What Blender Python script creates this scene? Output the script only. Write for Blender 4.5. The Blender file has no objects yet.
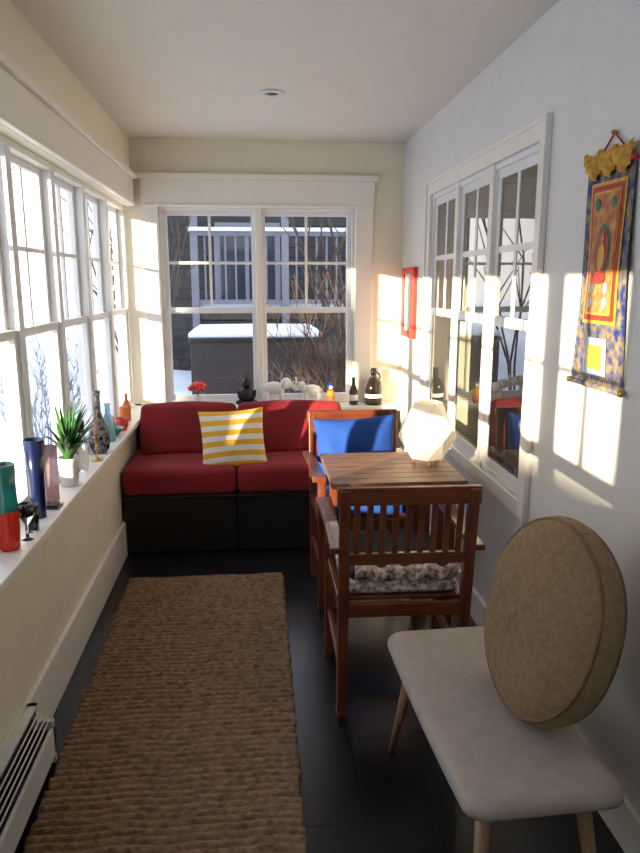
import bpy, bmesh, math, random
from mathutils import Vector, Matrix, Euler
random.seed(7)
pi=math.pi
C=bpy.context.scene.collection

# ------------------------------------------------------------ materials
def M(name,col,rough=.5,metal=0,var=0,scale=8,bump=0,bscale=60,stretch=(1,1,1),emit=None,estr=0,trans=0,spec=None,col2=None,sheen=0,coat=0,detail=4,sub=0):
    m=bpy.data.materials.new(name); m.use_nodes=True
    nt=m.node_tree; N=nt.nodes; L=nt.links
    p=N['Principled BSDF']
    p.inputs['Base Color'].default_value=(*col,1); p.inputs['Roughness'].default_value=rough
    p.inputs['Metallic'].default_value=metal
    if trans: p.inputs['Transmission Weight'].default_value=trans
    if spec is not None: p.inputs['Specular IOR Level'].default_value=spec
    if sheen: p.inputs['Sheen Weight'].default_value=sheen
    if coat: p.inputs['Coat Weight'].default_value=coat
    if emit: 
        p.inputs['Emission Color'].default_value=(*emit,1); p.inputs['Emission Strength'].default_value=estr
    tc=N.new('ShaderNodeTexCoord'); mp=N.new('ShaderNodeMapping'); mp.inputs['Scale'].default_value=stretch
    L.new(tc.outputs['Object'],mp.inputs['Vector'])
    n=N.new('ShaderNodeTexNoise'); n.inputs['Scale'].default_value=scale; n.inputs['Detail'].default_value=detail
    L.new(mp.outputs[0],n.inputs['Vector'])
    r=N.new('ShaderNodeValToRGB'); e=r.color_ramp.elements
    a=tuple(max(0,c*(1-var)) for c in col); b=tuple(min(1,c*(1+var)) for c in (col2 or col))
    if col2: a=col; b=col2
    e[0].position=.32; e[1].position=.68; e[0].color=(*a,1); e[1].color=(*b,1)
    L.new(n.outputs['Fac'],r.inputs[0])
    if var or col2: L.new(r.outputs[0],p.inputs['Base Color'])
    if bump:
        n2=N.new('ShaderNodeTexNoise'); n2.inputs['Scale'].default_value=bscale; n2.inputs['Detail'].default_value=3
        L.new(mp.outputs[0],n2.inputs['Vector'])
        bp=N.new('ShaderNodeBump'); bp.inputs['Strength'].default_value=bump; bp.inputs['Distance'].default_value=.01
        L.new(n2.outputs['Fac'],bp.inputs['Height']); L.new(bp.outputs[0],p.inputs['Normal'])
    return m

def glass_mat(name,tint=(1,1,1),base=.06,boost=.9):
    m=bpy.data.materials.new(name); m.use_nodes=True; nt=m.node_tree; N=nt.nodes; L=nt.links
    N.remove(N['Principled BSDF']); o=N['Material Output']
    t=N.new('ShaderNodeBsdfTransparent'); t.inputs[0].default_value=(*tint,1)
    g=N.new('ShaderNodeBsdfGlossy'); g.inputs['Roughness'].default_value=.01
    f=N.new('ShaderNodeLayerWeight'); f.inputs['Blend'].default_value=.5
    pw=N.new('ShaderNodeMath'); pw.operation='POWER'; pw.inputs[1].default_value=5
    mu=N.new('ShaderNodeMath'); mu.operation='MULTIPLY_ADD'; mu.inputs[1].default_value=boost; mu.inputs[2].default_value=base; mu.use_clamp=True
    mx=N.new('ShaderNodeMixShader')
    L.new(f.outputs['Facing'],pw.inputs[0]); L.new(pw.outputs[0],mu.inputs[0]); L.new(mu.outputs[0],mx.inputs[0]); L.new(t.outputs[0],mx.inputs[1]); L.new(g.outputs[0],mx.inputs[2]); L.new(mx.outputs[0],o.inputs[0])
    return m

def brick_mat(name,c1,c2,mortar,scale,bw,rh,ms,rough,bump,rotz=0,swap=False,off=.5):
    m=bpy.data.materials.new(name); m.use_nodes=True; nt=m.node_tree; N=nt.nodes; L=nt.links
    p=N['Principled BSDF']; p.inputs['Roughness'].default_value=rough
    tc=N.new('ShaderNodeTexCoord'); mp=N.new('ShaderNodeMapping')
    L.new(tc.outputs['Object'],mp.inputs[0])
    vec=mp.outputs[0]
    if swap:
        s=N.new('ShaderNodeSeparateXYZ'); L.new(vec,s.inputs[0]); ad=N.new('ShaderNodeMath'); L.new(s.outputs[0],ad.inputs[0]); L.new(s.outputs[1],ad.inputs[1])
        cb=N.new('ShaderNodeCombineXYZ'); L.new(ad.outputs[0],cb.inputs[0]); L.new(s.outputs[2],cb.inputs[1]); vec=cb.outputs[0]
    b=N.new('ShaderNodeTexBrick'); b.offset=off
    b.inputs['Color1'].default_value=(*c1,1); b.inputs['Color2'].default_value=(*c2,1); b.inputs['Mortar'].default_value=(*mortar,1)
    b.inputs['Scale'].default_value=scale; b.inputs['Brick Width'].default_value=bw; b.inputs['Row Height'].default_value=rh; b.inputs['Mortar Size'].default_value=ms
    L.new(vec,b.inputs['Vector'])
    n=N.new('ShaderNodeTexNoise'); n.inputs['Scale'].default_value=6; n.inputs['Detail'].default_value=6; L.new(vec,n.inputs['Vector'])
    mx=N.new('ShaderNodeMix'); mx.data_type='RGBA'; mx.blend_type='MULTIPLY'; mx.inputs['Factor'].default_value=.6
    L.new(b.outputs['Color'],mx.inputs['A']); L.new(n.outputs['Color'],mx.inputs['B']); L.new(mx.outputs['Result'],p.inputs['Base Color'])
    bp=N.new('ShaderNodeBump'); bp.inputs['Strength'].default_value=bump; bp.inputs['Distance'].default_value=.004; bp.invert=True
    L.new(b.outputs['Fac'],bp.inputs['Height'])
    bp2=N.new('ShaderNodeBump'); bp2.inputs['Strength'].default_value=.15; bp2.inputs['Distance'].default_value=.01
    L.new(n.outputs['Fac'],bp2.inputs['Height']); L.new(bp.outputs[0],bp2.inputs['Normal']); L.new(bp2.outputs[0],p.inputs['Normal'])
    return m

cream=M('paint_cream',(.82,.765,.61),.55,var=.02,bump=.03,bscale=150)
white=M('paint_white_wall',(.75,.745,.72),.6,var=.02,bump=.03,bscale=150)
ceilm=M('paint_ceiling',(.72,.69,.63),.8,var=.02)
trimw=M('trim_white_gloss',(.86,.83,.76),.35,var=.01)
vinyl=M('window_vinyl_white',(.84,.84,.83),.35,var=.01)
glass=glass_mat('window_glass',base=.05,boost=.4)
glassr=glass_mat('window_glass_reflective',(.80,.84,.84),base=.24,boost=.9)
floorm=brick_mat('slate_tile_floor',(.008,.008,.010),(.015,.015,.018),(.004,.004,.005),1,.40,.40,.006,.28,.6,off=.5)
wicker=brick_mat('black_wicker',(.012,.010,.010),(.007,.006,.006),(.002,.002,.002),1,.022,.008,.0018,.42,1.0,swap=True)
red=M('red_fabric',(.225,.007,.013),.85,var=.14,scale=5,bump=.15,bscale=300,sheen=.04)
wood=M('oiled_hardwood',(.095,.021,.009),.34,col2=(.18,.047,.017),scale=5,stretch=(8,8,1.2),bump=.06,coat=.25)
woodh=M('oiled_hardwood_rail',(.095,.021,.009),.34,col2=(.18,.047,.017),scale=5,stretch=(1.2,8,8),bump=.06,coat=.25)
tablew=M('weathered_table_wood',(.12,.052,.024),.38,col2=(.27,.13,.065),scale=5,stretch=(1.5,14,14),bump=.1)
oak=M('oak_leg',(.30,.17,.08),.45,col2=(.40,.25,.13),scale=5,stretch=(8,8,1))
blue=M('blue_fabric',(.005,.055,.29),.85,var=.15,scale=7,bump=.15,bscale=250)
dark=M('charcoal_fabric',(.02,.02,.022),.9,var=.2)
yellow=M('yellow_stripe',(.80,.44,.03),.85,var=.06,bump=.2,bscale=250)
pwhite=M('white_stripe',(.82,.80,.74),.85,var=.03,bump=.2,bscale=250)
linen=M('cream_upholstery',(.44,.375,.32),.9,var=.06,scale=25,bump=.2,bscale=400)
burlap=M('burlap',(.26,.175,.092),.95,col2=(.35,.245,.14),scale=60,bump=.5,bscale=330)
burlapd=M('burlap_piping',(.22,.145,.075),.95,var=.2,scale=90,bump=.4,bscale=300)
jute=M('jute',(.17,.10,.050),.95,col2=(.40,.26,.15),scale=40,stretch=(1,1.6,1),bump=.6,bscale=260,detail=8)
pattern=M('patterned_cotton',(.22,.10,.07),.9,col2=(.75,.70,.62),scale=55,detail=1)
redp=M('red_lacquer',(.70,.03,.015),.45)
whitep=M('white_card',(.85,.84,.80),.6)
black=M('black_glaze',(.012,.010,.010),.25)
blackm=M('black_stone',(.012,.011,.011),.5,var=.2)
ceram=M('white_ceramic',(.80,.79,.76),.3)
leaf=M('leaf_green',(.02,.09,.018),.5,col2=(.06,.20,.04),scale=14)
soil=M('soil',(.03,.02,.012),.95)
brownglass=M('brown_glass',(.015,.008,.005),.1,coat=.5)
tealg=M('teal_glass',(.02,.26,.21),.15,trans=.3,coat=.3)
redg=M('red_glass',(.70,.04,.02),.2)
navyg=M('navy_glass',(.005,.012,.055),.2,coat=.3)
pinkg=M('pink_glass',(.75,.50,.50),.2,trans=.5)
clearg=M('clear_glass',(.95,.95,.95),.05,trans=1)
aquag=M('aqua_glass',(.35,.65,.75),.15,trans=.6)
brass=M('brass',(.6,.38,.12),.3,metal=1)
orange=M('orange_wax',(.75,.20,.04),.5)
metalw=M('white_enamel',(.74,.74,.72),.4)
darkm=M('dark_slot',(.03,.03,.03),.6)
lampm=M('paper_shade',(.86,.78,.64),.7,emit=(1,.80,.55),estr=.28,var=.02)
snow=M('snow',(.82,.86,.93),.8,var=.03,scale=.6,bump=.3,bscale=4)
bark=M('bark',(.06,.045,.035),.9,col2=(.12,.09,.07),scale=12,bump=.5,bscale=30)
glarebark=M('glare_pale_bark',(.22,.22,.24),.9,col2=(.55,.57,.62),scale=5,bump=.5,bscale=30)  # bark colour paled to imitate glare washing out the trees
twig=M('twig_brown',(.13,.078,.05),.9,var=.2)
siding=M('grey_brown_siding',(.040,.036,.038),.8,var=.15,scale=1,stretch=(1,1,8))
tub=M('charcoal_brown_panel',(.040,.031,.029),.7,var=.15,scale=2)
deckw=M('deck_grey_white',(.20,.215,.26),.7,var=.08)
fir=M('fir_needles',(.015,.035,.018),.9,col2=(.04,.07,.035),scale=6)
dkglass=M('dark_window_glass',(.03,.04,.06),.1)
inner=M('inner_room_beige',(.45,.40,.32),.8,var=.03)
curtain=M('curtain_linen',(.62,.56,.42),.9,var=.05)

# ------------------------------------------------------------ mesh builder
class MB:
    def __init__(s,name): s.name=name; s.v=[]; s.f=[]; s.mi=[]; s.sm=[]; s.mats=[]
    def m(s,mat):
        if mat not in s.mats: s.mats.append(mat)
        return s.mats.index(mat)
    def add(s,vs,fs,mat,smooth=False,mx=None):
        o=len(s.v); 
        for v in vs: s.v.append(tuple(mx@Vector(v)) if mx else tuple(v))
        k=s.m(mat) if not isinstance(mat,list) else None
        for i,f in enumerate(fs):
            s.f.append([o+a for a in f]); s.mi.append(k if k is not None else s.m(mat[i])); s.sm.append(smooth)
        return s
    def box(s,x0,x1,y0,y1,z0,z1,mat,mx=None):
        vs=[(x,y,z) for z in (z0,z1) for y in (y0,y1) for x in (x0,x1)]
        return s.add(vs,[(0,2,3,1),(4,5,7,6),(0,1,5,4),(2,6,7,3),(0,4,6,2),(1,3,7,5)],mat,False,mx)
    def frame(s,p0,p1,hint=(1,0,0)):
        p0=Vector(p0);p1=Vector(p1); z=(p1-p0).normalized(); x=Vector(hint); x=(x-x.dot(z)*z)
        if x.length<1e-4: x=Vector((0,1,0)); x=x-x.dot(z)*z
        x.normalize(); y=z.cross(x)
        mx=Matrix((x,y,z)).transposed().to_4x4(); mx.translation=p0
        return mx,(p1-p0).length
    def beam(s,p0,p1,w,d,mat,hint=(1,0,0),taper=1):
        mx,l=s.frame(p0,p1,hint); t=taper
        vs=[(-w/2,-d/2,0),(w/2,-d/2,0),(-w/2,d/2,0),(w/2,d/2,0)]+[(-w/2*t,-d/2*t,l),(w/2*t,-d/2*t,l),(-w/2*t,d/2*t,l),(w/2*t,d/2*t,l)]
        return s.add(vs,[(0,2,3,1),(4,5,7,6),(0,1,5,4),(2,6,7,3),(0,4,6,2),(1,3,7,5)],mat,False,mx)
    def lathe(s,prof,mat,mx=None,n=28,smooth=True,cap=True):
        if mx is not None and not isinstance(mx,Matrix): mx=Matrix.Translation(mx)
        vs=[];fs=[];ml=[]
        for r,z in prof:
            for i in range(n): a=2*pi*i/n; vs.append((r*math.cos(a),r*math.sin(a),z))
        for j in range(len(prof)-1):
            for i in range(n):
                k=(i+1)%n; fs.append((j*n+i,j*n+k,(j+1)*n+k,(j+1)*n+i)); ml.append(mat[j] if isinstance(mat,list) else mat)
        if cap:
            fs.append(tuple(range(n-1,-1,-1))); ml.append(ml[0]); q=(len(prof)-1)*n; fs.append(tuple(q+i for i in range(n))); ml.append(ml[-2])
        return s.add(vs,fs,ml,smooth,mx)
    def cyl(s,p0,p1,r0,r1,mat,n=14,smooth=True):
        mx,l=s.frame(p0,p1); return s.lathe([(r0,0),(r1,l)],mat,mx,n,smooth)
    def ell(s,c,r,mat,rot=(0,0,0),n=18):
        mx=Matrix.Translation(c)@Euler(rot).to_matrix().to_4x4()@Matrix.Diagonal((*r,1))
        prof=[(max(.001,math.sin(pi*j/10)),-math.cos(pi*j/10)) for j in range(11)]
        return s.lathe(prof,mat,mx,n)
    def tube(s,pts,r,mat,n=8):
        for a,b in zip(pts[:-1],pts[1:]): s.cyl(a,b,r,r,mat,n)
        return s
    def cushion(s,c,size,mat,rot=(0,0,0),r=.04,puff=.02,n=14):
        hx,hy,hz=[q/2 for q in size]; r=min(r,hx,hy,hz)
        mx=Matrix.Translation(c)@Euler(rot).to_matrix().to_4x4()
        t=[math.sin((-1+2*i/n)*pi/2) for i in range(n+1)]
        vs=[];fs=[];
        def P(x,y,z):
            p=[x*hx,y*hy,z*hz]; q=[max(-h+r,min(h-r,a)) for a,h in zip(p,(hx,hy,hz))]
            d=Vector([a-b for a,b in zip(p,q)]); 
            if d.length>1e-9: d.normalize()
            o=Vector(q)+d*r
            b=[puff*(1-y*y)*(1-z*z)*x*.5,puff*(1-x*x)*(1-z*z)*y*.5,puff*(1-x*x)*(1-y*y)*z]
            return tuple(o+Vector(b))
        for ax in range(3):
            for sg in (-1,1):
                o=len(vs)
                for i in range(n+1):
                    for j in range(n+1):
                        co=[0,0,0]; co[ax]=sg; co[(ax+1)%3]=t[i]; co[(ax+2)%3]=t[j]; vs.append(P(*co))
                for i in range(n):
                    for j in range(n):
                        q=(o+i*(n+1)+j,o+(i+1)*(n+1)+j,o+(i+1)*(n+1)+j+1,o+i*(n+1)+j+1)
                        fs.append(q if sg>0 else q[::-1])
        return s.add(vs,fs,mat,True,mx)
    def pillow(s,c,w,h,t,matf,rot,n=44):
        mx=Matrix.Translation(c)@Euler(rot).to_matrix().to_4x4()
        vs=[];fs=[];ml=[]
        for sg in (-1,1):
            o=len(vs)
            for j in range(n+1):
                for i in range(n+1):
                    x=-1+2*i/n;y=-1+2*j/n
                    th=t/2*max(0,(1-x**2)*(1-y**2))**.42
                    wr=(.004*math.sin(9*x+3*y)+.003*math.sin(5*y-7*x))*(1-x*x)*(1-y*y)
                    vs.append((x*w/2*(1-.07*(1-y*y)),sg*(th)+wr,y*h/2*(1-.07*(1-x*x))))
            for j in range(n):
                for i in range(n):
                    q=(o+j*(n+1)+i,o+j*(n+1)+i+1,o+(j+1)*(n+1)+i+1,o+(j+1)*(n+1)+i)
                    fs.append(q if sg<0 else q[::-1]); ml.append(matf(i/n,j/n))
        return s.add(vs,fs,ml,True,mx)
    def done(s,bevel=0,seg=2,weld=False,parent=None):
        xs=[v[0] for v in s.v];ys=[v[1] for v in s.v];zs=[v[2] for v in s.v]
        o=Vector(((min(xs)+max(xs))/2,(min(ys)+max(ys))/2,min(zs)))
        me=bpy.data.meshes.new(s.name); me.from_pydata([tuple(Vector(v)-o) for v in s.v],[],s.f)
        for m in s.mats: me.materials.append(m)
        me.polygons.foreach_set('material_index',s.mi); me.polygons.foreach_set('use_smooth',s.sm); me.update()
        ob=bpy.data.objects.new(s.name,me); ob.location=o; C.objects.link(ob)
        if weld:
            w=ob.modifiers.new('weld','WELD'); w.merge_threshold=.0002
        if bevel:
            b=ob.modifiers.new('bevel','BEVEL'); b.width=bevel; b.segments=seg; b.limit_method='ANGLE'; b.angle_limit=math.radians(50)
        if parent: 
            ob.parent=parent; ob.matrix_parent_inverse=Matrix.Translation(-parent.location)
        return ob
def empty(name,loc):
    e=bpy.data.objects.new(name,None); e.location=loc; e.empty_display_size=.1; C.objects.link(e); return e

# ------------------------------------------------------------ room
XL,XR,YB,YF,H=-.76,.99,4.72,-1.3,2.40
SZ=.71; WT=1.99; WL,WR=-.60,.67
MB('floor').box(-.92,1.11,YF-.15,YB+.16,-.12,0,floorm).done()
MB('ceiling').box(-1.0,1.11,YF-.15,YB+.2,H,H+.12,ceilm).done()
w=MB('wall_left')
w.box(-.92,XL,YF-.15,YB+.16,0,SZ-.03,cream); w.box(-.92,XL,YF-.15,YB+.16,WT,H,cream)
w.box(-.92,XL,YF-.15,-.12,SZ-.03,WT,cream); w.done()
w=MB('wall_back')
w.box(XL,XR,YB,YB+.16,0,.72,cream); w.box(XL,XR,YB,YB+.16,WT,H,cream)
w.box(XL-.06,WL,YB,YB+.16,.72,WT,cream); w.box(WR,XR,YB,YB+.16,.72,WT,cream); w.done()
w=MB('wall_right')
w.box(XR,1.11,YF-.15,2.45,0,H,white); w.box(XR,1.11,3.96,YB+.16,0,H,white)
w.box(XR,1.11,2.45,3.96,0,.71,white); w.box(XR,1.11,2.45,3.96,1.99,H,white); w.done()
w=MB('wall_front'); w.box(XL,-.36,YF-.15,YF,0,H,white); w.box(.51,XR,YF-.15,YF,0,H,white); w.box(-.36,.51,YF-.15,YF,2.04,H,white); w.done()

d=MB('door_1'); d.box(-.355,.505,YF-.09,YF-.05,.002,2.035,trimw)
for x0,x1 in ((-.27,.03),(.12,.42)):
    for z0,z1 in ((.2,.9),(1.0,1.85)): d.box(x0,x1,YF-.05,YF-.038,z0,z1,trimw)
d.ell((.44,YF-.01,1.0),(.028,.028,.028),brass); d.cyl((.44,YF-.055,1.0),(.44,YF-.02,1.0),.012,.012,brass); d.done(.004)

def window(name,axis,plane,inw,s0,s1,z0,z1,zm,g,munt=True,fr=.035,ds=1.0,sw=.028,mw=.009):
    b=MB(name)
    def B(sa,sb,za,zb,ta,tb,mat):
        a,c=plane-inw*ta*ds,plane-inw*tb*ds; lo,hi=min(a,c),max(a,c)
        if axis=='y': b.box(lo,hi,sa,sb,za,zb,mat)
        else: b.box(sa,sb,lo,hi,za,zb,mat)
    def G(sa,sb,za,zb,t,mat):
        p=plane-inw*t*ds
        vs=[(p,s,z) if axis=='y' else (s,p,z) for s,z in ((sa,za),(sb,za),(sb,zb),(sa,zb))]
        b.add(vs,[(0,1,2,3)],mat)
    def ring(sa,sb,za,zb,wd,ta,tb,mat):
        B(sa,sa+wd,za,zb,ta,tb,mat);B(sb-wd,sb,za,zb,ta,tb,mat);B(sa+wd,sb-wd,za,za+wd,ta,tb,mat);B(sa+wd,sb-wd,zb-wd,zb,ta,tb,mat)
    ring(s0,s1,z0,z1,fr,0,.075,vinyl)
    a,c=s0+fr,s1-fr
    ring(a,c,zm-.02,z1-fr,sw,.040,.065,vinyl)
    ring(a,c,z0+fr,zm+.02,sw+.002,.012,.037,vinyl)
    if munt:
        mid=(a+c)/2; zt=z1-fr-sw; zb=zm+.008; zc=(zt+zb)/2
        B(mid-mw,mid+mw,zb,zt,.043,.06,vinyl); B(a+sw,c-sw,zc-mw,zc+mw,.044,.059,vinyl)
    G(a+sw-.003,c-sw+.003,zm,z1-fr-.025,.052,g); G(a+sw,c-sw,z0+fr+.025,zm-.01,.024,g)
    return b.done(.002 if ds==1 else .001,1)
window('window_1','x',4.75,-1,WL,.035,.72,WT,1.335,glass,fr=.018)
window('window_2','x',4.75,-1,.035,WR,.72,WT,1.335,glass,fr=.018)
n=3
for i in range(9):
    y1=4.70-i*.535
    window('window_%d'%n,'y',-.81,1,y1-.535,y1,SZ,WT,1.335,glass,fr=.026); n+=1
for i in range(3):
    y0=2.45+i*.5033
    window('window_%d'%n,'y',.992,-1,y0,y0+.5033,.71,1.99,1.36,glassr,fr=.024,ds=.34,sw=.038,mw=.013); n+=1
t=MB('trim_1')
t.box(-.70,WL,YB-.022,YB,.71,2.0,trimw); t.box(WR,.785,YB-.022,YB,.71,2.0,trimw)
t.box(-.70,.79,YB-.028,YB,2.0,2.155,trimw); t.box(-.725,.815,YB-.045,YB,2.155,2.19,trimw); t.box(-.69,.78,YB-.034,YB,1.99,2.008,trimw)
t.box(.015,.055,YB-.005,YB+.03,.72,WT,trimw); t.done(.004)
t=MB('trim_2'); t.box(XL,XL+.022,YF,YB-.045,2.005,2.15,trimw); t.box(XL,XL+.04,YF,YB-.045,2.15,2.18,trimw); t.box(XL,XL+.028,YF,YB-.045,1.99,2.010,trimw); t.done(.004)
t=MB('trim_3')
for (y0,y1,z0,z1) in ((2.385,2.45,.645,2.055),(3.96,4.025,.645,2.055),(2.45,3.96,1.99,2.055),(2.45,3.96,.645,.71)): t.box(XR-.014,XR+.01,y0,y1,z0,z1,trimw)
t.box(XR-.024,XR,2.375,2.395,.64,2.062,trimw); t.box(XR-.024,XR,4.015,4.033,.64,2.062,trimw); t.box(XR-.024,XR,2.395,4.015,2.045,2.062,trimw)
for y in (2.9533,3.4566): t.box(XR-.006,XR+.004,y-.024,y+.024,.71,1.99,trimw)
t.done(.003)
MB('windowsill_left').box(-.82,-.70,-.16,YB,SZ-.03,SZ,trimw).done(.005)
MB('windowsill_back').box(-.70,XR,4.53,YB+.03,SZ-.03,SZ,trimw).done(.005)
for nm,a in (('baseboard_left',(XL,XL+.02,YF,YB,0,.20)),('baseboard_right',(XR-.018,XR,YF,YB,0,.14)),('baseboard_back',(XL+.02,XR-.018,YB-.018,YB,0,.14))):
    MB(nm).box(*a,trimw).done(.004)
h=MB('baseboard_heater'); x0=XL+.02
h.box(x0,x0+.012,.45,2.08,.02,.20,metalw); h.box(x0,x0+.030,.45,2.08,.195,.207,metalw)
h.box(x0+.066,x0+.078,.45,2.08,.03,.125,metalw); h.box(x0,x0+.078,2.06,2.08,.0,.15,metalw); h.box(x0,x0+.03,2.06,2.08,.15,.207,metalw); h.box(x0,x0+.078,.45,.47,0,.15,metalw)
for k in range(4): h.box(x0+.034+k*.009,x0+.038+k*.009,.47,2.06,.178-k*.012,.184-k*.012,metalw)
for k in range(60): h.box(x0+.016,x0+.058,.49+k*.026,.492+k*.026,.05,.145,darkm)
h.box(x0+.014,x0+.018,.47,2.06,.05,.185,darkm); h.box(x0+.018,x0+.06,.47,2.06,.05,.12,darkm); h.done(.0015,1)
c=MB('ceiling_downlight'); mx=Matrix.Translation((.103,3.57,H))@Euler((pi,0,0)).to_matrix().to_4x4()
c.lathe([(.058,0),(.058,.006),(.050,.012),(.036,.012),(.034,.006),(.01,.005)],[metalw,metalw,metalw,metalw,darkm],mx,32); c.done()

# ------------------------------------------------------------ room beyond the right windows
w=MB('wall_inner_room'); w.box(3.6,3.7,1.0,5.6,0,H,inner); w.box(1.11,3.6,5.5,5.6,0,H,inner); w.box(1.11,3.6,1.0,1.1,0,H,inner); w.box(1.11,3.7,1.0,5.6,-.1,0,oak); w.box(1.11,3.7,1.0,5.6,H,H+.1,ceilm); w.done()
def curt(name,y0,y1):
    b=MB(name); vs=[];fs=[];n=60
    for i in range(n+1):
        y=y0+(y1-y0)*i/n; x=1.17+.018*math.sin(i*.9)
        vs+= [(x,y,.55),(x,y,2.0)]
    for i in range(n): fs.append((2*i,2*i+2,2*i+3,2*i+1))
    b.add(vs,fs,curtain,True); b.cyl((1.17,y0-.03,2.0),(1.17,y1+.03,2.0),.01,.01,brass); b.done()
curt('window_curtain',3.55,3.95)

# ------------------------------------------------------------ rug
def rug():
    X0,X1,Y0,Y1=-.66,.105,1.5,3.48; nx,ny=156,600
    vs=[];fs=[];p=.030;rng=random.Random(3)
    ph=[rng.uniform(0,6.28) for _ in range(200)]; am=[rng.uniform(.85,1.1) for _ in range(200)]
    for j in range(ny+1):
        yy=(Y1-Y0)*j/ny
        for i in range(nx+1):
            xx=(X1-X0)*i/nx
            y=yy+.003*math.sin(xx*17+yy*2)
            r2=int(max(0,y)/p); q=abs(math.sin(pi*y/p))
            st=abs(math.sin((xx+.35*((y/p)%1)*p*(1 if r2%2 else -1)*1.5)*pi/.034+ph[r2]))
            z=.003+.018*(q**.65)*am[r2]*(.72+.28*st**.6)
            if i in(0,nx) or j in (0,ny): z=0.001
            wob=.004*math.sin(ph[r2]*3+yy*5) if (i<3 or i>nx-3) else 0
            vs.append((X0+xx+wob-.02*(yy/(Y1-Y0))*(1-i/nx*1.6)+.01,Y0+yy+.003*math.sin(xx*30),z+.0004))
    for j in range(ny):
        for i in range(nx):
            a=j*(nx+1)+i; fs.append((a,a+1,a+nx+2,a+nx+1))
    b=MB('jute_rug'); b.add(vs,fs,jute,True)
    b.box(X0+.01,X1-.01,Y0+.01,Y1-.01,0.0002,.002,jute); b.done()
rug()

# ------------------------------------------------------------ sofa
sf=empty('sofa',(-.1,4.15,0))
for k,(a,b_) in enumerate(((-.75,-.118),(-.112,.52))):
    b=MB('wicker_base_%d'%(k+1)); b.box(a,b_,3.82,4.50,.012,.35,wicker); b.box(a,b_,4.40,4.50,.35,.67,wicker)
    for x in (a+.05,b_-.05):
        for y in (3.88,4.44): b.cyl((x,y,0),(x,y,.03),.022,.022,black)
    b.box(a-.0,b_,3.812,3.83,.325,.35,wicker)
    b.done(.008,parent=sf)
    b=MB('seat_cushion_%d'%(k+1)); b.cushion(((a+b_)/2,4.085,.428),(b_-a-.002,.57,.155),red,r=.035,puff=.012)
    b.done(parent=sf)
    a2=max(a,-.69)
    b=MB('back_cushion_%d'%(k+1)); b.cushion(((a2+b_)/2,4.235,.637),(b_-a2-.004,.16,.305),red,rot=(-.30,0,0),r=.03,puff=.022)
    b.done(parent=sf)
b=MB('striped_throw_pillow')
b.pillow((-.135,3.955,.636),.375,.35,.12,lambda u,v: yellow if int(min(.999,v)*11)%2==0 else pwhite,(-.38,-.05,.06)); b.done(weld=True)

# ------------------------------------------------------------ chairs
def chair(name,loc,rz,kind):
    e=empty(name,loc); R=Matrix.Translation(loc)@Euler((0,0,rz)).to_matrix().to_4x4()
    f=MB('wood_frame')
    for s in (-1,1):
        f.beam((s*.212,.03,0),(s*.212,0,.44),.036,.034,wood); f.beam((s*.212,0,.43),(s*.212,-.055,.862),.036,.034,wood)
        f.beam((s*.222,.44,0),(s*.222,.44,.645),.036,.036,wood)
        f.beam((s*.236,-.045,.648),(s*.236,.22,.655),.050,.022,wood); f.beam((s*.236,.22,.655),(s*.240,.50,.655),.050,.022,wood,taper=1.25)
        f.beam((s*.216,.01,.20),(s*.220,.44,.20),.02,.035,wood)
        f.beam((s*.214,.0,.415),(s*.220,.44,.415),.022,.05,wood)
    f.box(-.236,.236,-.064,-.040,.808,.868,woodh); f.box(-.195,.195,-.036,-.014,.592,.632,woodh)
    for i in range(9):
        x=-.172+i*.043; f.beam((x,-.022,.615),(x,-.050,.825),.021,.014,wood)
    f.box(-.205,.205,-.008,.012,.39,.44,woodh); f.box(-.205,.205,.43,.452,.39,.44,woodh)
    f.box(-.205,.205,.425,.445,.20,.235,woodh)
    for i in range(7):
        y=.045+i*.058; f.box(-.205,.205,y-.02,y+.02,.437,.452,woodh)
    f.v=[tuple(R@Vector(v)) for v in f.v]; f.done(.004,parent=e)
    def cu(nm,c,size,mat,rot=(0,0,0),r=.03,puff=.015):
        b=MB(nm); b.cushion(c,size,mat,rot,r,puff); b.v=[tuple(R@Vector(v)) for v in b.v]; return b
    if kind=='blue':
        cu('seat_pad',(0,.24,.487),(.40,.40,.07),blue).done(parent=e)
        b=MB('back_pad'); b.pillow((.0,.06,.672),.42,.36,.15,lambda u,v:blue,(.14,.04,0)); b.v=[tuple(R@Vector(v)) for v in b.v]; b.done(weld=True,parent=e)
    else:
        cu('seat_pad',(0,.235,.475),(.40,.40,.045),pattern).done(parent=e)
        cu('dark_pad',(0.0,.24,.515),(.37,.36,.04),dark).done(parent=e)
        b=MB('folded_throw'); n=40
        vs=[];fs=[]
        for i in range(n+1):
            x=-.165+.36*i/n
            for j in range(13):
                a=2*pi*j/12; rr=.024*(1+.25*math.sin(i*.8+j))*(.6 if i in(0,n) else 1)
                vs.append((x,.055+rr*1.3*math.cos(a),.527+rr*.95*math.sin(a)+.006*math.sin(i*.5)))
        for i in range(n):
            for j in range(12): fs.append((i*13+j,(i+1)*13+j,(i+1)*13+j+1,i*13+j+1))
        b.add(vs,fs,pattern,True); b.v=[tuple(R@Vector(v)) for v in b.v]; b.done(parent=e)
    return e
chair('wooden_armchair',(.495,2.20,0),-.02,'pattern')
chair('wooden_armchair.001',(.50,3.50,0),pi+.03,'blue')

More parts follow.
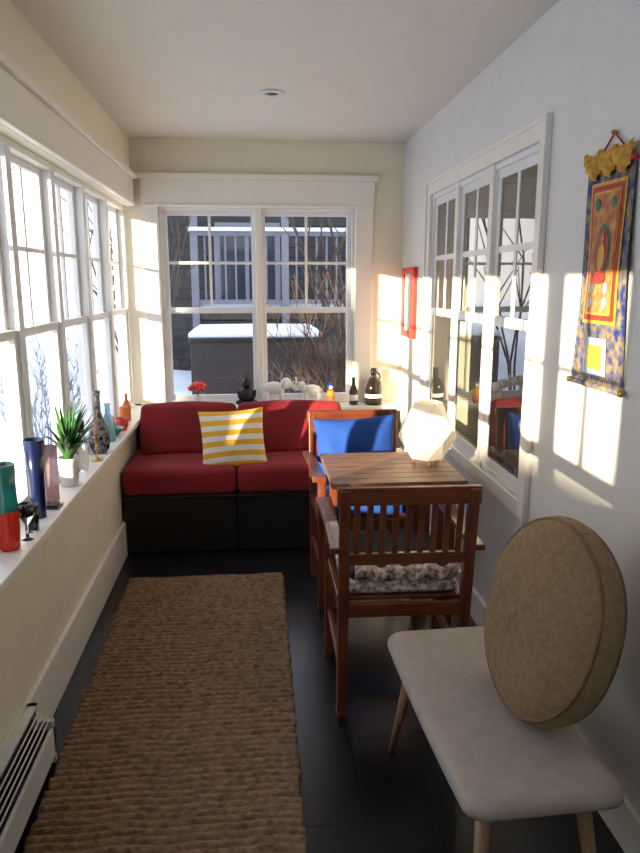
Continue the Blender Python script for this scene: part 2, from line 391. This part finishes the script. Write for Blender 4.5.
# ------------------------------------------------------------ table
t=MB('slatted_wood_table')
tx0,tx1,ty0,ty1=.29,.835,2.615,3.12; tz=.745
sl=7; wd=(ty1-ty0)/sl
for i in range(sl): t.box(tx0,tx1,ty0+i*wd+.0015,ty0+(i+1)*wd-.0015,tz-.022,tz,tablew)
for x in (tx0+.05,tx1-.05): t.box(x-.02,x+.02,ty0+.02,ty1-.02,tz-.062,tz-.022,wood)
for y in (ty0+.04,ty1-.04): t.box(tx0+.07,tx1-.07,y-.012,y+.012,tz-.062,tz-.022,woodh)
for x in (tx0+.055,tx1-.055):
    for y in (ty0+.05,ty1-.05): t.beam((x,y,0),(x,y,tz-.04),.036,.036,wood)
t.done(.002)
l=MB('faceted_table_lamp'); n=6; cx,cy,z0=.735,2.90,tz+.001
rings=[(.074,.026,0),(.126,.118,.5),(.120,.162,0),(.060,.270,.5)]
vs=[];fs=[]
for r,z,o in rings:
    for i in range(n): a=2*pi*(i+o)/n+.3; vs.append((cx+r*math.cos(a),cy+r*math.sin(a),z0+z))
for j in range(3):
    o0=rings[j][2]
    for i in range(n):
        k=(i+1)%n
        if o0==0: fs+= [(j*n+i,j*n+k,(j+1)*n+i),(j*n+k,(j+1)*n+k,(j+1)*n+i)]
        else: fs+= [(j*n+i,(j+1)*n+k,(j+1)*n+i),(j*n+i,j*n+k,(j+1)*n+k)]
fs.append(tuple(range(n-1,-1,-1)))
l.add(vs,fs,lampm)
for i in range(3):
    a=2*pi*i/3+.5; l.cyl((cx+.062*math.cos(a),cy+.062*math.sin(a),z0),(cx+.04*math.cos(a),cy+.04*math.sin(a),z0+.045),.006,.008,oak)
l.cyl((cx,cy,z0+.04),(cx,cy,z0+.10),.02,.02,metalw); l.ell((cx,cy,z0+.14),(.03,.03,.04),ceram); l.done(.0015,1)

# ------------------------------------------------------------ bench
bn=empty('upholstered_bench',(.595,1.63,0)); R=Matrix.Translation((.595,1.635,0))@Euler((0,0,.045)).to_matrix().to_4x4()
b=MB('seat'); hx,hy=.185,.395
def outline(hx,hy,r,k=7):
    o=[]
    cs=[]
    for cxs,cys,a0 in ((1,1,0),(-1,1,90),(-1,-1,180),(1,-1,270)):
        cs.append([(cxs*(hx-r)+r*math.cos(math.radians(a0+90*i/k)),cys*(hy-r)+r*math.sin(math.radians(a0+90*i/k))) for i in range(k+1)])
    for q in range(4):
        o+=cs[q]; a=cs[q][-1]; c=cs[(q+1)%4][0]
        for i in range(1,8): o.append((a[0]+(c[0]-a[0])*i/8,a[1]+(c[1]-a[1])*i/8))
    return o
o0=outline(hx,hy,.05); m=len(o0); vs=[];fs=[]
layers=[(s_,.374) for s_ in (.01,.3,.6,.85)]+[(.96,.376),(.985,.382),(1,.393),(.99,.406),(.965,.416),(.92,.4215)]+[(s_,.4235+.003*(1-s_)) for s_ in (.82,.7,.55,.4,.25,.1,.01)]
for s_,z in layers:
    for (x,y) in o0: vs.append((x*s_,y*s_,z+.018*(abs(y*s_)/hy)**2))
for j in range(len(layers)-1):
    for i in range(m): k=(i+1)%m; fs.append((j*m+i,j*m+k,(j+1)*m+k,(j+1)*m+i))
b.add(vs,fs,linen,True,R); b.done(parent=bn)
for i,(sx,sy) in enumerate(((-1,1),(1,1),(-1,-1),(1,-1))):
    b=MB('leg_%d'%(i+1)); p0=R@Vector((sx*.155,sy*.385,0)); p1=R@Vector((sx*.115,sy*.30,.378)); b.cyl(p0,p1,.011,.019,oak,16); b.done(parent=bn)
b=MB('under_frame'); b.beam(R@Vector((0,-.33,.365)),R@Vector((0,.33,.365)),.16,.02,oak); b.done(parent=bn)

# ------------------------------------------------------------ round burlap cushion
nrm=Vector((-.95,-.08,.27)).normalized(); up=Vector((0,0,1)); up=(up-up.dot(nrm)*nrm).normalized(); sd=up.cross(nrm)
ctr=Vector((.722,1.58,.684)); mx=Matrix((sd,up,nrm)).transposed().to_4x4(); mx.translation=ctr
b=MB('round_burlap_cushion'); Rr,T=.262,.060; prof=[]
for i in range(41):
    a=-pi/2+pi*i/40; cs,sn=math.cos(a),math.sin(a)
    r=Rr*(abs(cs)**.62); z=T*(1 if sn>0 else -1)*abs(sn)**.8
    z+= (.026*(1-(r/Rr)**2))*(1 if sn>0 else -1)
    prof.append((max(r,.0015),z))
n=96; vs=[];fs=[]
for r,z in prof:
    for i in range(n):
        a=2*pi*i/n; w_=1+.006*math.sin(2*a+1)
        vs.append((r*w_*math.cos(a),r*w_*math.sin(a),z+.003*math.sin(2*a+r*14)+.002*math.sin(5*a+r*30)*(r/Rr)))
for j in range(len(prof)-1):
    for i in range(n): k=(i+1)%n; fs.append((j*n+i,j*n+k,(j+1)*n+k,(j+1)*n+i))
b.add(vs,fs,burlap,True,mx)
def ringt(b,mx,R0,z,r,mat,n=96,k=8):
    vs=[];fs=[]
    for i in range(n):
        a=2*pi*i/n; w_=1+.006*math.sin(2*a+1)
        for j in range(k):
            q=2*pi*j/k; rr=R0*w_+r*math.cos(q); vs.append((rr*math.cos(a),rr*math.sin(a),z+.003*math.sin(2*a+R0*14)+.002*math.sin(5*a+R0*30)*(R0/Rr)+r*math.sin(q)))
    for i in range(n):
        for j in range(k): fs.append((i*k+j,((i+1)%n)*k+j,((i+1)%n)*k+(j+1)%k,i*k+(j+1)%k))
    b.add(vs,fs,mat,True,mx)
for sg in (-1,1):
    r_,z_=min(((r,z) for r,z in prof if z*sg>0),key=lambda q:abs(q[0]-Rr*.95))
    ringt(b,mx,r_,z_,.0050,burlapd)
b.done()

# ------------------------------------------------------------ wall art
b=MB('red_framed_picture'); y0,y1,z0,z1=4.26,4.60,1.175,1.61
for a in ((y0,y0+.08,z0,z1),(y1-.06,y1,z0,z1),(y0+.08,y1-.06,z0,z0+.04),(y0+.08,y1-.06,z1-.04,z1)): b.box(XR-.028,XR,a[0],a[1],a[2],a[3],redp)
b.box(XR-.018,XR,y0+.08,y1-.06,z0+.04,z1-.04,whitep); b.done(.003)

tblue=M('blue_brocade',(.012,.03,.17),.7,col2=(.26,.21,.10),scale=45,detail=1)
tred=M('red_brocade',(.45,.03,.02),.6,var=.2,scale=60); tyel=M('gold_brocade',(.68,.36,.04),.55,var=.25,scale=60)
tpaint=M('painted_cloth',(.42,.10,.04),.7,col2=(.60,.33,.10),scale=28); tgrn=M('painted_green',(.05,.18,.10),.7,var=.3,scale=60)
tblu2=M('pale_blue_silk',(.30,.42,.62),.6,var=.2,scale=30)
th=MB('thangka_scroll')
yc=1.935
def tq(ya0,ya1,yb0,yb1,zt,zb,d,mat,n=10):
    vs=[];fs=[]
    for j in range(n+1):
        t_=j/n; z=zt+(zb-zt)*t_; l0=ya0+(yb0-ya0)*t_; l1=ya1+(yb1-ya1)*t_
        for i in range(n+1):
            y=l0+(l1-l0)*i/n; vs.append((XR-.010-d-.004*math.sin(9*z+14*y),y,z))
    for j in range(n):
        for i in range(n): a=j*(n+1)+i; fs.append((a,a+1,a+n+2,a+n+1))
    th.add(vs,fs,mat,True)
tq(yc-.125,yc+.125,yc-.150,yc+.150,1.83,1.22,0,tblue,20)
tq(yc-.095,yc+.095,yc-.100,yc+.100,1.79,1.40,.003,tyel); tq(yc-.085,yc+.085,yc-.090,yc+.090,1.78,1.41,.005,tred)
tq(yc-.072,yc+.072,yc-.076,yc+.076,1.765,1.425,.007,tyel); tq(yc-.066,yc+.066,yc-.070,yc+.070,1.758,1.432,.009,tpaint)
tq(yc-.06,yc+.06,yc-.065,yc+.065,1.36,1.255,.004,tblu2); tq(yc-.04,yc+.04,yc-.042,yc+.042,1.34,1.27,.006,tyel)
def disc(y,z,ry,rz,d,mat):
    vs=[(XR-.010-d-.004*math.sin(9*z+14*y),y,z)]+[(XR-.010-d-.004*math.sin(9*(z+rz*math.sin(a))+14*(y+ry*math.cos(a))),y+ry*math.cos(a),z+rz*math.sin(a)) for a in [2*pi*i/24 for i in range(24)]]
    th.add(vs,[(0,1+i,1+(i+1)%24) for i in range(24)],mat)
disc(yc,1.60,.048,.075,.0105,tgrn); disc(yc,1.60,.038,.062,.012,tred); disc(yc,1.585,.022,.038,.0135,tyel); disc(yc,1.635,.012,.016,.0145,tpaint)
disc(yc,1.53,.042,.018,.014,tred); 
for q in (-1,1):
    for zz in (1.73,1.46,1.50): disc(yc+q*.045,zz,.013,.016,.0115,tgrn if zz>1.5 else tblu2)
th.cyl((XR-.012,yc-.150,1.222),(XR-.012,yc+.150,1.222),.009,.009,tblue); 
for q in (-1,1): th.ell((XR-.014,yc+q*.156,1.222),(.010,.010,.010),brass)
th.cyl((XR-.012,yc-.13,1.832),(XR-.012,yc+.13,1.832),.008,.008,tred)
for s_,y_a,y_b in ((0,yc-.13,yc-.03),(1,yc-.05,yc+.05),(2,yc+.03,yc+.13)):
    n=14; vs=[];fs=[]
    for j in range(9):
        v=j/8
        for i in range(n+1):
            u=i/n; sag=4*u*(1-u)
            vs.append((XR-.018-.022*math.sin(pi*v)*(.4+.6*sag)-.004*math.sin(i*2+j*3),y_a+(y_b-y_a)*u,1.868+.012*(1-sag)-v*(.02+.05*sag)+.003*math.sin(i*1.9)))
    for j in range(8):
        for i in range(n): a=j*(n+1)+i; fs.append((a,a+1,a+n+2,a+n+1))
    th.add(vs,fs,tyel,True)
th.tube([(XR-.008,yc-.1,1.84),(XR-.008,yc,1.915),(XR-.008,yc+.1,1.84)],.003,tred,6); th.ell((XR-.01,yc,1.915),(.010,.007,.007),brass)
th.done()

# ------------------------------------------------------------ sill objects (left)
S=SZ
b=MB('potted_plant'); px,py=-.757,2.82
b.lathe([(.030,0),(.034,.004),(.041,.10),(.044,.118),(.040,.118),(.036,.106),(.002,.104)],[ceram]*4+[ceram,soil],(px,py,S),28)
rng=random.Random(5)
for i in range(60):
    az=rng.uniform(0,2*pi); L_=rng.uniform(.17,.27); lean=rng.uniform(.15,1.2)
    dx,dy=math.cos(az),math.sin(az); 
    if dx<0: dx*=.35
    else: dx*=.8
    if dy<0: dy*=1.4
    vs=[];fs=[];k=7;p=Vector((px+dx*.01,py+dy*.01,S+.10)); an=lean*.4
    for j in range(k+1):
        t_=j/k; wv=.009*(math.sin(pi*min(1,t_*.8+.2)))*(1 if j<k else .05)
        sdv=Vector((-dy,dx,0)).normalized(); vs+= [tuple(p-sdv*wv),tuple(p+Vector((0,0,-.003))),tuple(p+sdv*wv)]
        an+=lean*.12; p=p+Vector((dx*math.sin(an),dy*math.sin(an),math.cos(an)))*(L_/k)
    vs=[(max(-.795,v[0]),v[1],v[2]) for v in vs]
    for j in range(k): a=j*3; fs+= [(a,a+1,a+4,a+3),(a+1,a+2,a+5,a+4)]
    b.add(vs,fs,leaf,True)
b.done()
b=MB('teal_and_red_vase'); b.lathe([(.026,0),(.030,.005),(.033,.06),(.034,.125),(.034,.126),(.032,.2),(.034,.27),(.031,.27),(.028,.2)],[redg]*4+[tealg]*4,(-.763,2.12,S),28); b.done()
b=MB('navy_vase'); b.lathe([(.022,0),(.024,.004),(.026,.15),(.036,.28),(.033,.28),(.02,.16)],navyg,(-.762,2.42,S),28); b.done()
b=MB('drinking_glass'); b.lathe([(.022,0),(.026,.09),(.024,.09),(.020,.006),(.002,.006)],clearg,(-.745,2.28,S),24); b.ell((-.745,2.28,S+.03),(.014,.014,.02),redg); b.done()
b=MB('drinking_glass.001'); b.lathe([(.018,0),(.005,.006),(.005,.05),(.024,.08),(.022,.12),(.021,.12),(.022,.08)],clearg,(-.735,2.20,S),24); b.done()
b=MB('pink_vase'); b.lathe([(.022,0),(.024,.004),(.026,.17),(.028,.21),(.026,.21),(.022,.17)],pinkg,(-.77,2.62,S),24); b.done()
b=MB('slate_coaster'); b.box(-.80,-.72,2.50,2.57,S,S+.008,black); b.box(-.79,-.73,2.51,2.56,S+.008,S+.014,navyg); b.done(.002)
b=MB('patterned_carafe'); b.lathe([(.030,0),(.044,.02),(.050,.06),(.046,.11),(.026,.16),(.014,.20),(.013,.27),(.018,.30),(.015,.30),(.010,.27)],M('carafe_pattern',(.01,.01,.015),.2,col2=(.20,.21,.23),scale=60,detail=0),(-.755,3.38,S),28); b.done()
b=MB('aqua_glass_bottle'); b.lathe([(.03,0),(.034,.01),(.034,.10),(.012,.15),(.012,.19),(.016,.20),(.010,.20)],aquag,(-.76,3.62,S),24); b.done()
b=MB('brass_candlestick'); b.lathe([(.028,0),(.026,.006),(.006,.015),(.006,.05),(.012,.055),(.006,.06),(.006,.10),(.016,.11),(.014,.115)],brass,(-.735,3.22,S),24); b.lathe([(.010,.115),(.009,.20),(.002,.203)],M('pink_candle',(.65,.35,.35),.5),(-.735,3.22,S),16); b.done()
b=MB('clear_glass_vase'); b.lathe([(.026,0),(.03,.01),(.035,.10),(.02,.17),(.024,.22),(.022,.22),(.018,.17)],clearg,(-.765,3.05,S),24); b.done()
b=MB('red_candle_holder'); b.lathe([(.022,0),(.03,.01),(.034,.07),(.031,.07),(.026,.015),(.002,.012)],redg,(-.745,3.90,S),24); b.done()
b=MB('orange_candle'); b.lathe([(.022,0),(.023,.003),(.023,.11),(.019,.113),(.003,.108)],orange,(-.755,4.03,S),24); b.done()
b=MB('teal_bowl'); b.lathe([(.018,0),(.02,.008),(.05,.045),(.047,.045),(.016,.012),(.002,.01)],tealg,(-.755,3.76,S),28); b.done()
b=MB('orange_bottle'); b.lathe([(.022,0),(.024,.01),(.024,.09),(.009,.13),(.009,.16),(.011,.165),(.007,.165)],orange,(-.765,4.18,S),24); b.done()

# ------------------------------------------------------------ sill objects (back)
Yb=4.62
b=MB('red_silk_flower'); cx=-.38; S_=S+.02
b.lathe([(.022,-.02),(.032,.05),(.030,.055),(.002,.05)],ceram,(cx,Yb,S_),20); b.cyl((cx,Yb,S_+.05),(cx,Yb,S_+.10),.004,.004,leaf,8)
for i in range(26):
    a=i*2.4; r=.050*math.sqrt(i/26); b.ell((cx+r*math.cos(a),Yb+r*.8*math.sin(a),S_+.125-.02*(r/.05)**2+.01*math.sin(i)),(.019,.019,.015),redp,rot=(math.sin(a)*.7,math.cos(a)*.7,a),n=10)
b.done()
b=MB('buddha_statue'); cx=-.06
b.ell((cx,Yb,S+.022),(.062,.045,.022),blackm); b.ell((cx,Yb,S+.075),(.050,.032,.055),blackm)
for q in (-1,1):
    b.ell((cx+q*.046,Yb,S+.07),(.014,.018,.045),blackm,rot=(0,q*.3,0)); b.ell((cx+q*.045,Yb-.02,S+.028),(.03,.022,.018),blackm,rot=(0,0,q*.4)); b.ell((cx+q*.030,Yb,S+.148),(.004,.008,.014),blackm,n=10)
b.cyl((cx,Yb,S+.11),(cx,Yb,S+.14),.012,.012,blackm); b.ell((cx,Yb,S+.155),(.030,.028,.034),blackm); b.ell((cx,Yb,S+.188),(.014,.014,.014),blackm); b.ell((cx,Yb,S+.203),(.006,.006,.010),blackm); b.ell((cx,Yb-.028,S+.152),(.004,.005,.007),blackm,n=8); b.done()
def eleph(name,cx,s,face):
    b=MB(name)
    def e(x,y,z,r,rot=(0,0,0),n=14): b.ell((cx+face*x*s,Yb+y*s,S+z*s),tuple(q*s for q in r),ceram,rot=(rot[0],face*rot[1],face*rot[2]),n=n)
    e(0,0,.082,(.052,.030,.030)); e(.058,0,.104,(.024,.022,.026)); e(.048,.026,.102,(.016,.005,.022),n=10); e(.048,-.026,.102,(.016,.005,.022),n=10)
    pts=[(.076,.10),(.092,.085),(.100,.095),(.104,.115),(.100,.132)]
    for (a,c_),(a2,c2),r in zip(pts[:-1],pts[1:],(.010,.008,.006,.005)): b.cyl((cx+face*a*s,Yb,S+c_*s),(cx+face*a2*s,Yb,S+c2*s),r*s,r*.85*s,ceram,10)
    for x in (-.035,.035):
        for y in (-.018,.018): b.cyl((cx+face*x*s,Yb+y*s,S),(cx+face*x*s,Yb+y*s,S+.07*s),.010*s,.013*s,ceram,12)
    for y in (-.012,.012): b.cyl((cx+face*.07*s,Yb+y*s,S+.09*s),(cx+face*.098*s,Yb+y*1.4*s,S+.078*s),.004*s,.001*s,ceram,8)
    b.cyl((cx-face*.050*s,Yb,S+.09*s),(cx-face*.068*s,Yb,S+.04*s),.004*s,.003*s,ceram,8); b.done()
eleph('white_elephant_figurine',.12,1.45,1); eleph('white_elephant_figurine.001',.375,1.25,-1)
b=MB('painted_doll'); cx=.50
b.lathe([(.016,0),(.026,.015),(.028,.065),(.020,.100),(.0185,.105)],[redp,orange,yellow,redp],(cx,Yb,S),24); b.ell((cx,Yb,S+.125),(.024,.024,.027),blue); b.ell((cx,Yb-.008,S+.123),(.018,.018,.019),pwhite); b.done()
b=MB('dark_glass_bottle'); b.lathe([(.026,0),(.030,.006),(.030,.09),(.012,.14),(.011,.17),(.014,.175),(.014,.185),(.008,.185)],brownglass,(.655,Yb,S),24); b.lathe([(.0305,.03),(.0305,.07)],whitep,(.655,Yb,S),24,cap=False); b.done()
b=MB('growler_jug'); cx=.79
b.lathe([(.045,0),(.060,.008),(.061,.12),(.050,.155),(.022,.185),(.018,.205),(.022,.21),(.022,.23),(.014,.23)],brownglass,(cx,Yb,S),32); b.lathe([(.0615,.05),(.0615,.075)],whitep,(cx,Yb,S),32,cap=False)
b.tube([(cx+.018+.026*math.sin(a),Yb,S+.188-.026*math.cos(a)) for a in [pi*i/10 for i in range(11)]],.005,brownglass,8); b.cyl((cx,Yb,S+.23),(cx,Yb,S+.245),.019,.019,black,16); b.done()

# ------------------------------------------------------------ outdoors
GZ=-.30
b=MB('snowy_ground'); n=70; vs=[];fs=[]
for j in range(n+1):
    for i in range(n+1):
        x=-45+90*i/n; y=-35+85*j/n
        z=GZ+.10*math.sin(x*.5+1)*math.sin(y*.4)
        if not(-1.5<x<6 and -4<y<6.5): z+=.06*math.sin(x*1.7+y)
        if y>6 : z+=min(.25,(y-6)*.12)
        if x<-3: z+=min(.35,(-x-3)*.06)
        vs.append((x,y,min(z,-.14) if (-3<x<6 and -6<y<6) else z))
for j in range(n):
    for i in range(n): a=j*(n+1)+i; fs.append((a,a+1,a+n+2,a+n+1))
b.add(vs,fs,snow,True); b.done()
b=MB('hot_tub'); b.box(-.68,.70,7.5,9.0,-.3,.93,tub)
b.box(-.70,.72,7.48,9.02,.90,.94,black)
b.cushion((.01,8.25,.97),(1.42,1.5,.07),snow,r=.03,puff=.03); b.done(.01)
b=MB('neighbour_house'); b.box(-2.1,6,13.5,14,-.3,5,siding)
for i in range(28): b.box(-2.1,6,13.485,13.5,-.3+i*.19,-.29+i*.19,black)
for x in (-.1,2.4): 
    b.box(x-.6,x+.6,13.42,13.5,1.0,2.6,deckw); b.box(x-.5,x+.5,13.40,13.43,1.1,2.5,dkglass); b.box(x-.02,x+.02,13.38,13.41,1.1,2.5,deckw)
b.box(-2.3,6.3,12.9,14.3,4.9,5.1,snow); b.done()
b=MB('neighbour_deck'); b.box(-.85,3.2,10.2,13.3,1.0,1.12,bark); b.box(-.85,3.2,10.15,10.25,2.16,2.22,deckw); b.box(-.85,3.2,10.18,10.23,1.22,1.28,deckw)
for i in range(29): b.box(-.83+i*.143,-.805+i*.143,10.19,10.22,1.25,2.2,deckw)
for x in (-.82,.45,1.75,3.1): b.box(x-.05,x+.05,10.14,10.26,-.3,3.9,deckw)
b.box(-.85,3.2,10.1,10.3,3.0,3.15,deckw); b.box(-.9,3.3,10.1,10.25,2.22,2.27,snow)
b.box(-.8,3.1,10.2,10.3,-.2,.98,siding); b.box(-.8,3.15,10.26,10.9,1.12,1.22,snow)
for y in (11,12,13): b.box(-.8,3.1,y,y+.08,.9,1.0,bark)
b.done()
def tree(name,loc,h,r,seed,mat=bark,depth=4,spread=.5):
    rng=random.Random(seed); b=MB(name)
    def br(p,d,l,r,k):
        segs=3
        for s in range(segs):
            q=p+d*(l/segs); b.cyl(p,q,r*(1-.2*s/segs),r*(1-.2*(s+1)/segs),mat,6 if k>2 else 4); p=q
            d=(d+Vector((rng.uniform(-.1,.1),rng.uniform(-.1,.1),rng.uniform(-.02,.06)))).normalized()
            if k>0 and s>0:
                for _ in range(2):
                    a=rng.uniform(0,2*pi); e=(d*.7+Vector((math.cos(a),math.sin(a),rng.uniform(0,.5)))*spread).normalized(); br(p,e,l*rng.uniform(.45,.65),r*.5,k-1)
        if k>0: br(p,d,l*.6,r*.75,k-1)
    br(Vector(loc),Vector((0,0,1)),h*.5,r,depth); return b.done()
def bush(name,loc,rad,h,cnt,seed,th=1,mat=twig):
    rng=random.Random(seed); b=MB(name)
    for i in range(cnt):
        a=rng.uniform(0,2*pi); q=rng.uniform(0,.4)*rad; p=Vector(loc)+Vector((q*math.cos(a),q*math.sin(a),0)); d=Vector((math.cos(a)*rng.uniform(.05,.5),math.sin(a)*rng.uniform(.02,.12),1)).normalized(); l=h*rng.uniform(.6,1.1)
        for s in range(5):
            e=p+d*l/5; b.cyl(p,e,(.007-.001*s)*th,(.006-.001*s)*th,mat,4); p=e; d=(d+Vector((rng.uniform(-.25,.25),rng.uniform(-.10,.10),0))).normalized()
            for _ in range(2):
                if s>0: 
                    d2=(d+Vector((rng.uniform(-.9,.9),rng.uniform(-.2,.2),.1))).normalized(); b.cyl(p,p+d2*l*.18,.004*th,.002*th,mat,4)
    b.done()
bush('bare_shrub',(.85,6.3,-.2),.5,1.5,60,1); bush('bare_shrub.001',(-2.1,7.0,-.2),.5,1.1,35,2,1,glarebark); bush('bare_shrub.002',(.45,6.0,-.2),.35,1.0,25,3)
bush('leafless_sapling',(1.5,8.6,-.2),.5,3.4,8,8,2.6,bark); bush('leafless_sapling.001',(-1.35,8.7,-.2),.5,3.8,8,9,2.6,bark)
tree('bare_tree',(-4.6,7.0,-.3),7,.10,11,depth=3,mat=glarebark); tree('bare_tree.001',(4.2,6.9,-.3),4.5,.10,12,depth=3)
def conifer(name,loc,h,r,seed):
    rng=random.Random(seed); b=MB(name); x,y,z=loc; b.cyl((x,y,z),(x,y,z+h*.95),.14,.03,bark,8)
    K=int(h*1.3)
    for k in range(K):
        t_=k/K; zz=z+h*(.10+.87*t_); rr=r*(1-t_)+.12; m_=18; vs=[(x,y,zz+h*.13)]; 
        for i in range(m_): a=2*pi*i/m_+k; q=rr*(rng.uniform(.75,1.1) if i%2 else .6); vs.append((x+q*math.cos(a),y+q*math.sin(a),zz-rng.uniform(0,.15)*1.5))
        b.add(vs,[(0,1+i,1+(i+1)%m_) for i in range(m_)],fir)
    b.done()
pos=[(-7.5,8),(-9,11.5),(-6.5,15),(-11,16),(-8,20),(-13,9),(-12,23)]
for i,(x,y) in enumerate(pos): tree('bare_tree.%03d'%(i+2),(x,y,-.2),8,.12,20+i,depth=3,mat=glarebark)
firs=[(0,24,11,2),(6,22,10,2),(-5,34,11,2),(2.5,27,12,2)]
firs+=[(-16,3.85-15.2,13,.66)]  # added out of view to block sun from sofa and back wall
firs+=[(-16+(i%2)*.5,-8.7+i*1.25,11+i%3,1.7) for i in range(11)]  # added unseen row, keeps sun off the tub, yard and house
for i,(x,y,h,r_) in enumerate(firs): conifer('fir_or_sun_blocker'+('' if i==0 else '.%03d'%i),(x,y,-.2),h,r_,i)
b=MB('hedge_sun_blocker'); b.cushion((-16.3,-15.9,2.2),(.9,3.4,4.7),fir,r=.3,puff=.15,n=18); b.done()  # added unseen block, cuts the low sun off the pouf and right wall

# ------------------------------------------------------------ light
W=bpy.data.worlds.new('winter_sky'); bpy.context.scene.world=W; W.use_nodes=True; nt=W.node_tree; N=nt.nodes; L=nt.links
bg=N['Background']; tc=N.new('ShaderNodeTexCoord'); sp=N.new('ShaderNodeSeparateXYZ'); L.new(tc.outputs['Generated'],sp.inputs[0])
r=N.new('ShaderNodeValToRGB'); L.new(sp.outputs[2],r.inputs[0]); e=r.color_ramp.elements
e[0].position=0; e[0].color=(1,.96,.90,1); e[1].position=.7; e[1].color=(.60,.70,.90,1)
L.new(r.outputs[0],bg.inputs[0]); bg.inputs[1].default_value=2.75
sd_=bpy.data.lights.new('sun','SUN'); sd_.energy=18; sd_.color=(1,.84,.60); sd_.angle=.010
so=bpy.data.objects.new('sun',sd_); C.objects.link(so); so.rotation_euler=Vector((1,1.0,-.215)).to_track_quat('-Z','Y').to_euler(); so.location=(-5,-5,5)

cam=bpy.data.cameras.new('camera'); co=bpy.data.objects.new('camera',cam); C.objects.link(co)
co.location=(0,0,1.515); co.rotation_euler=(math.radians(90-11.6),0,math.radians(-5.3))
cam.sensor_width=36; cam.lens=700*36/853; cam.clip_start=.05; cam.clip_end=200
bpy.context.scene.camera=co
bpy.context.scene.view_settings.view_transform='Standard'
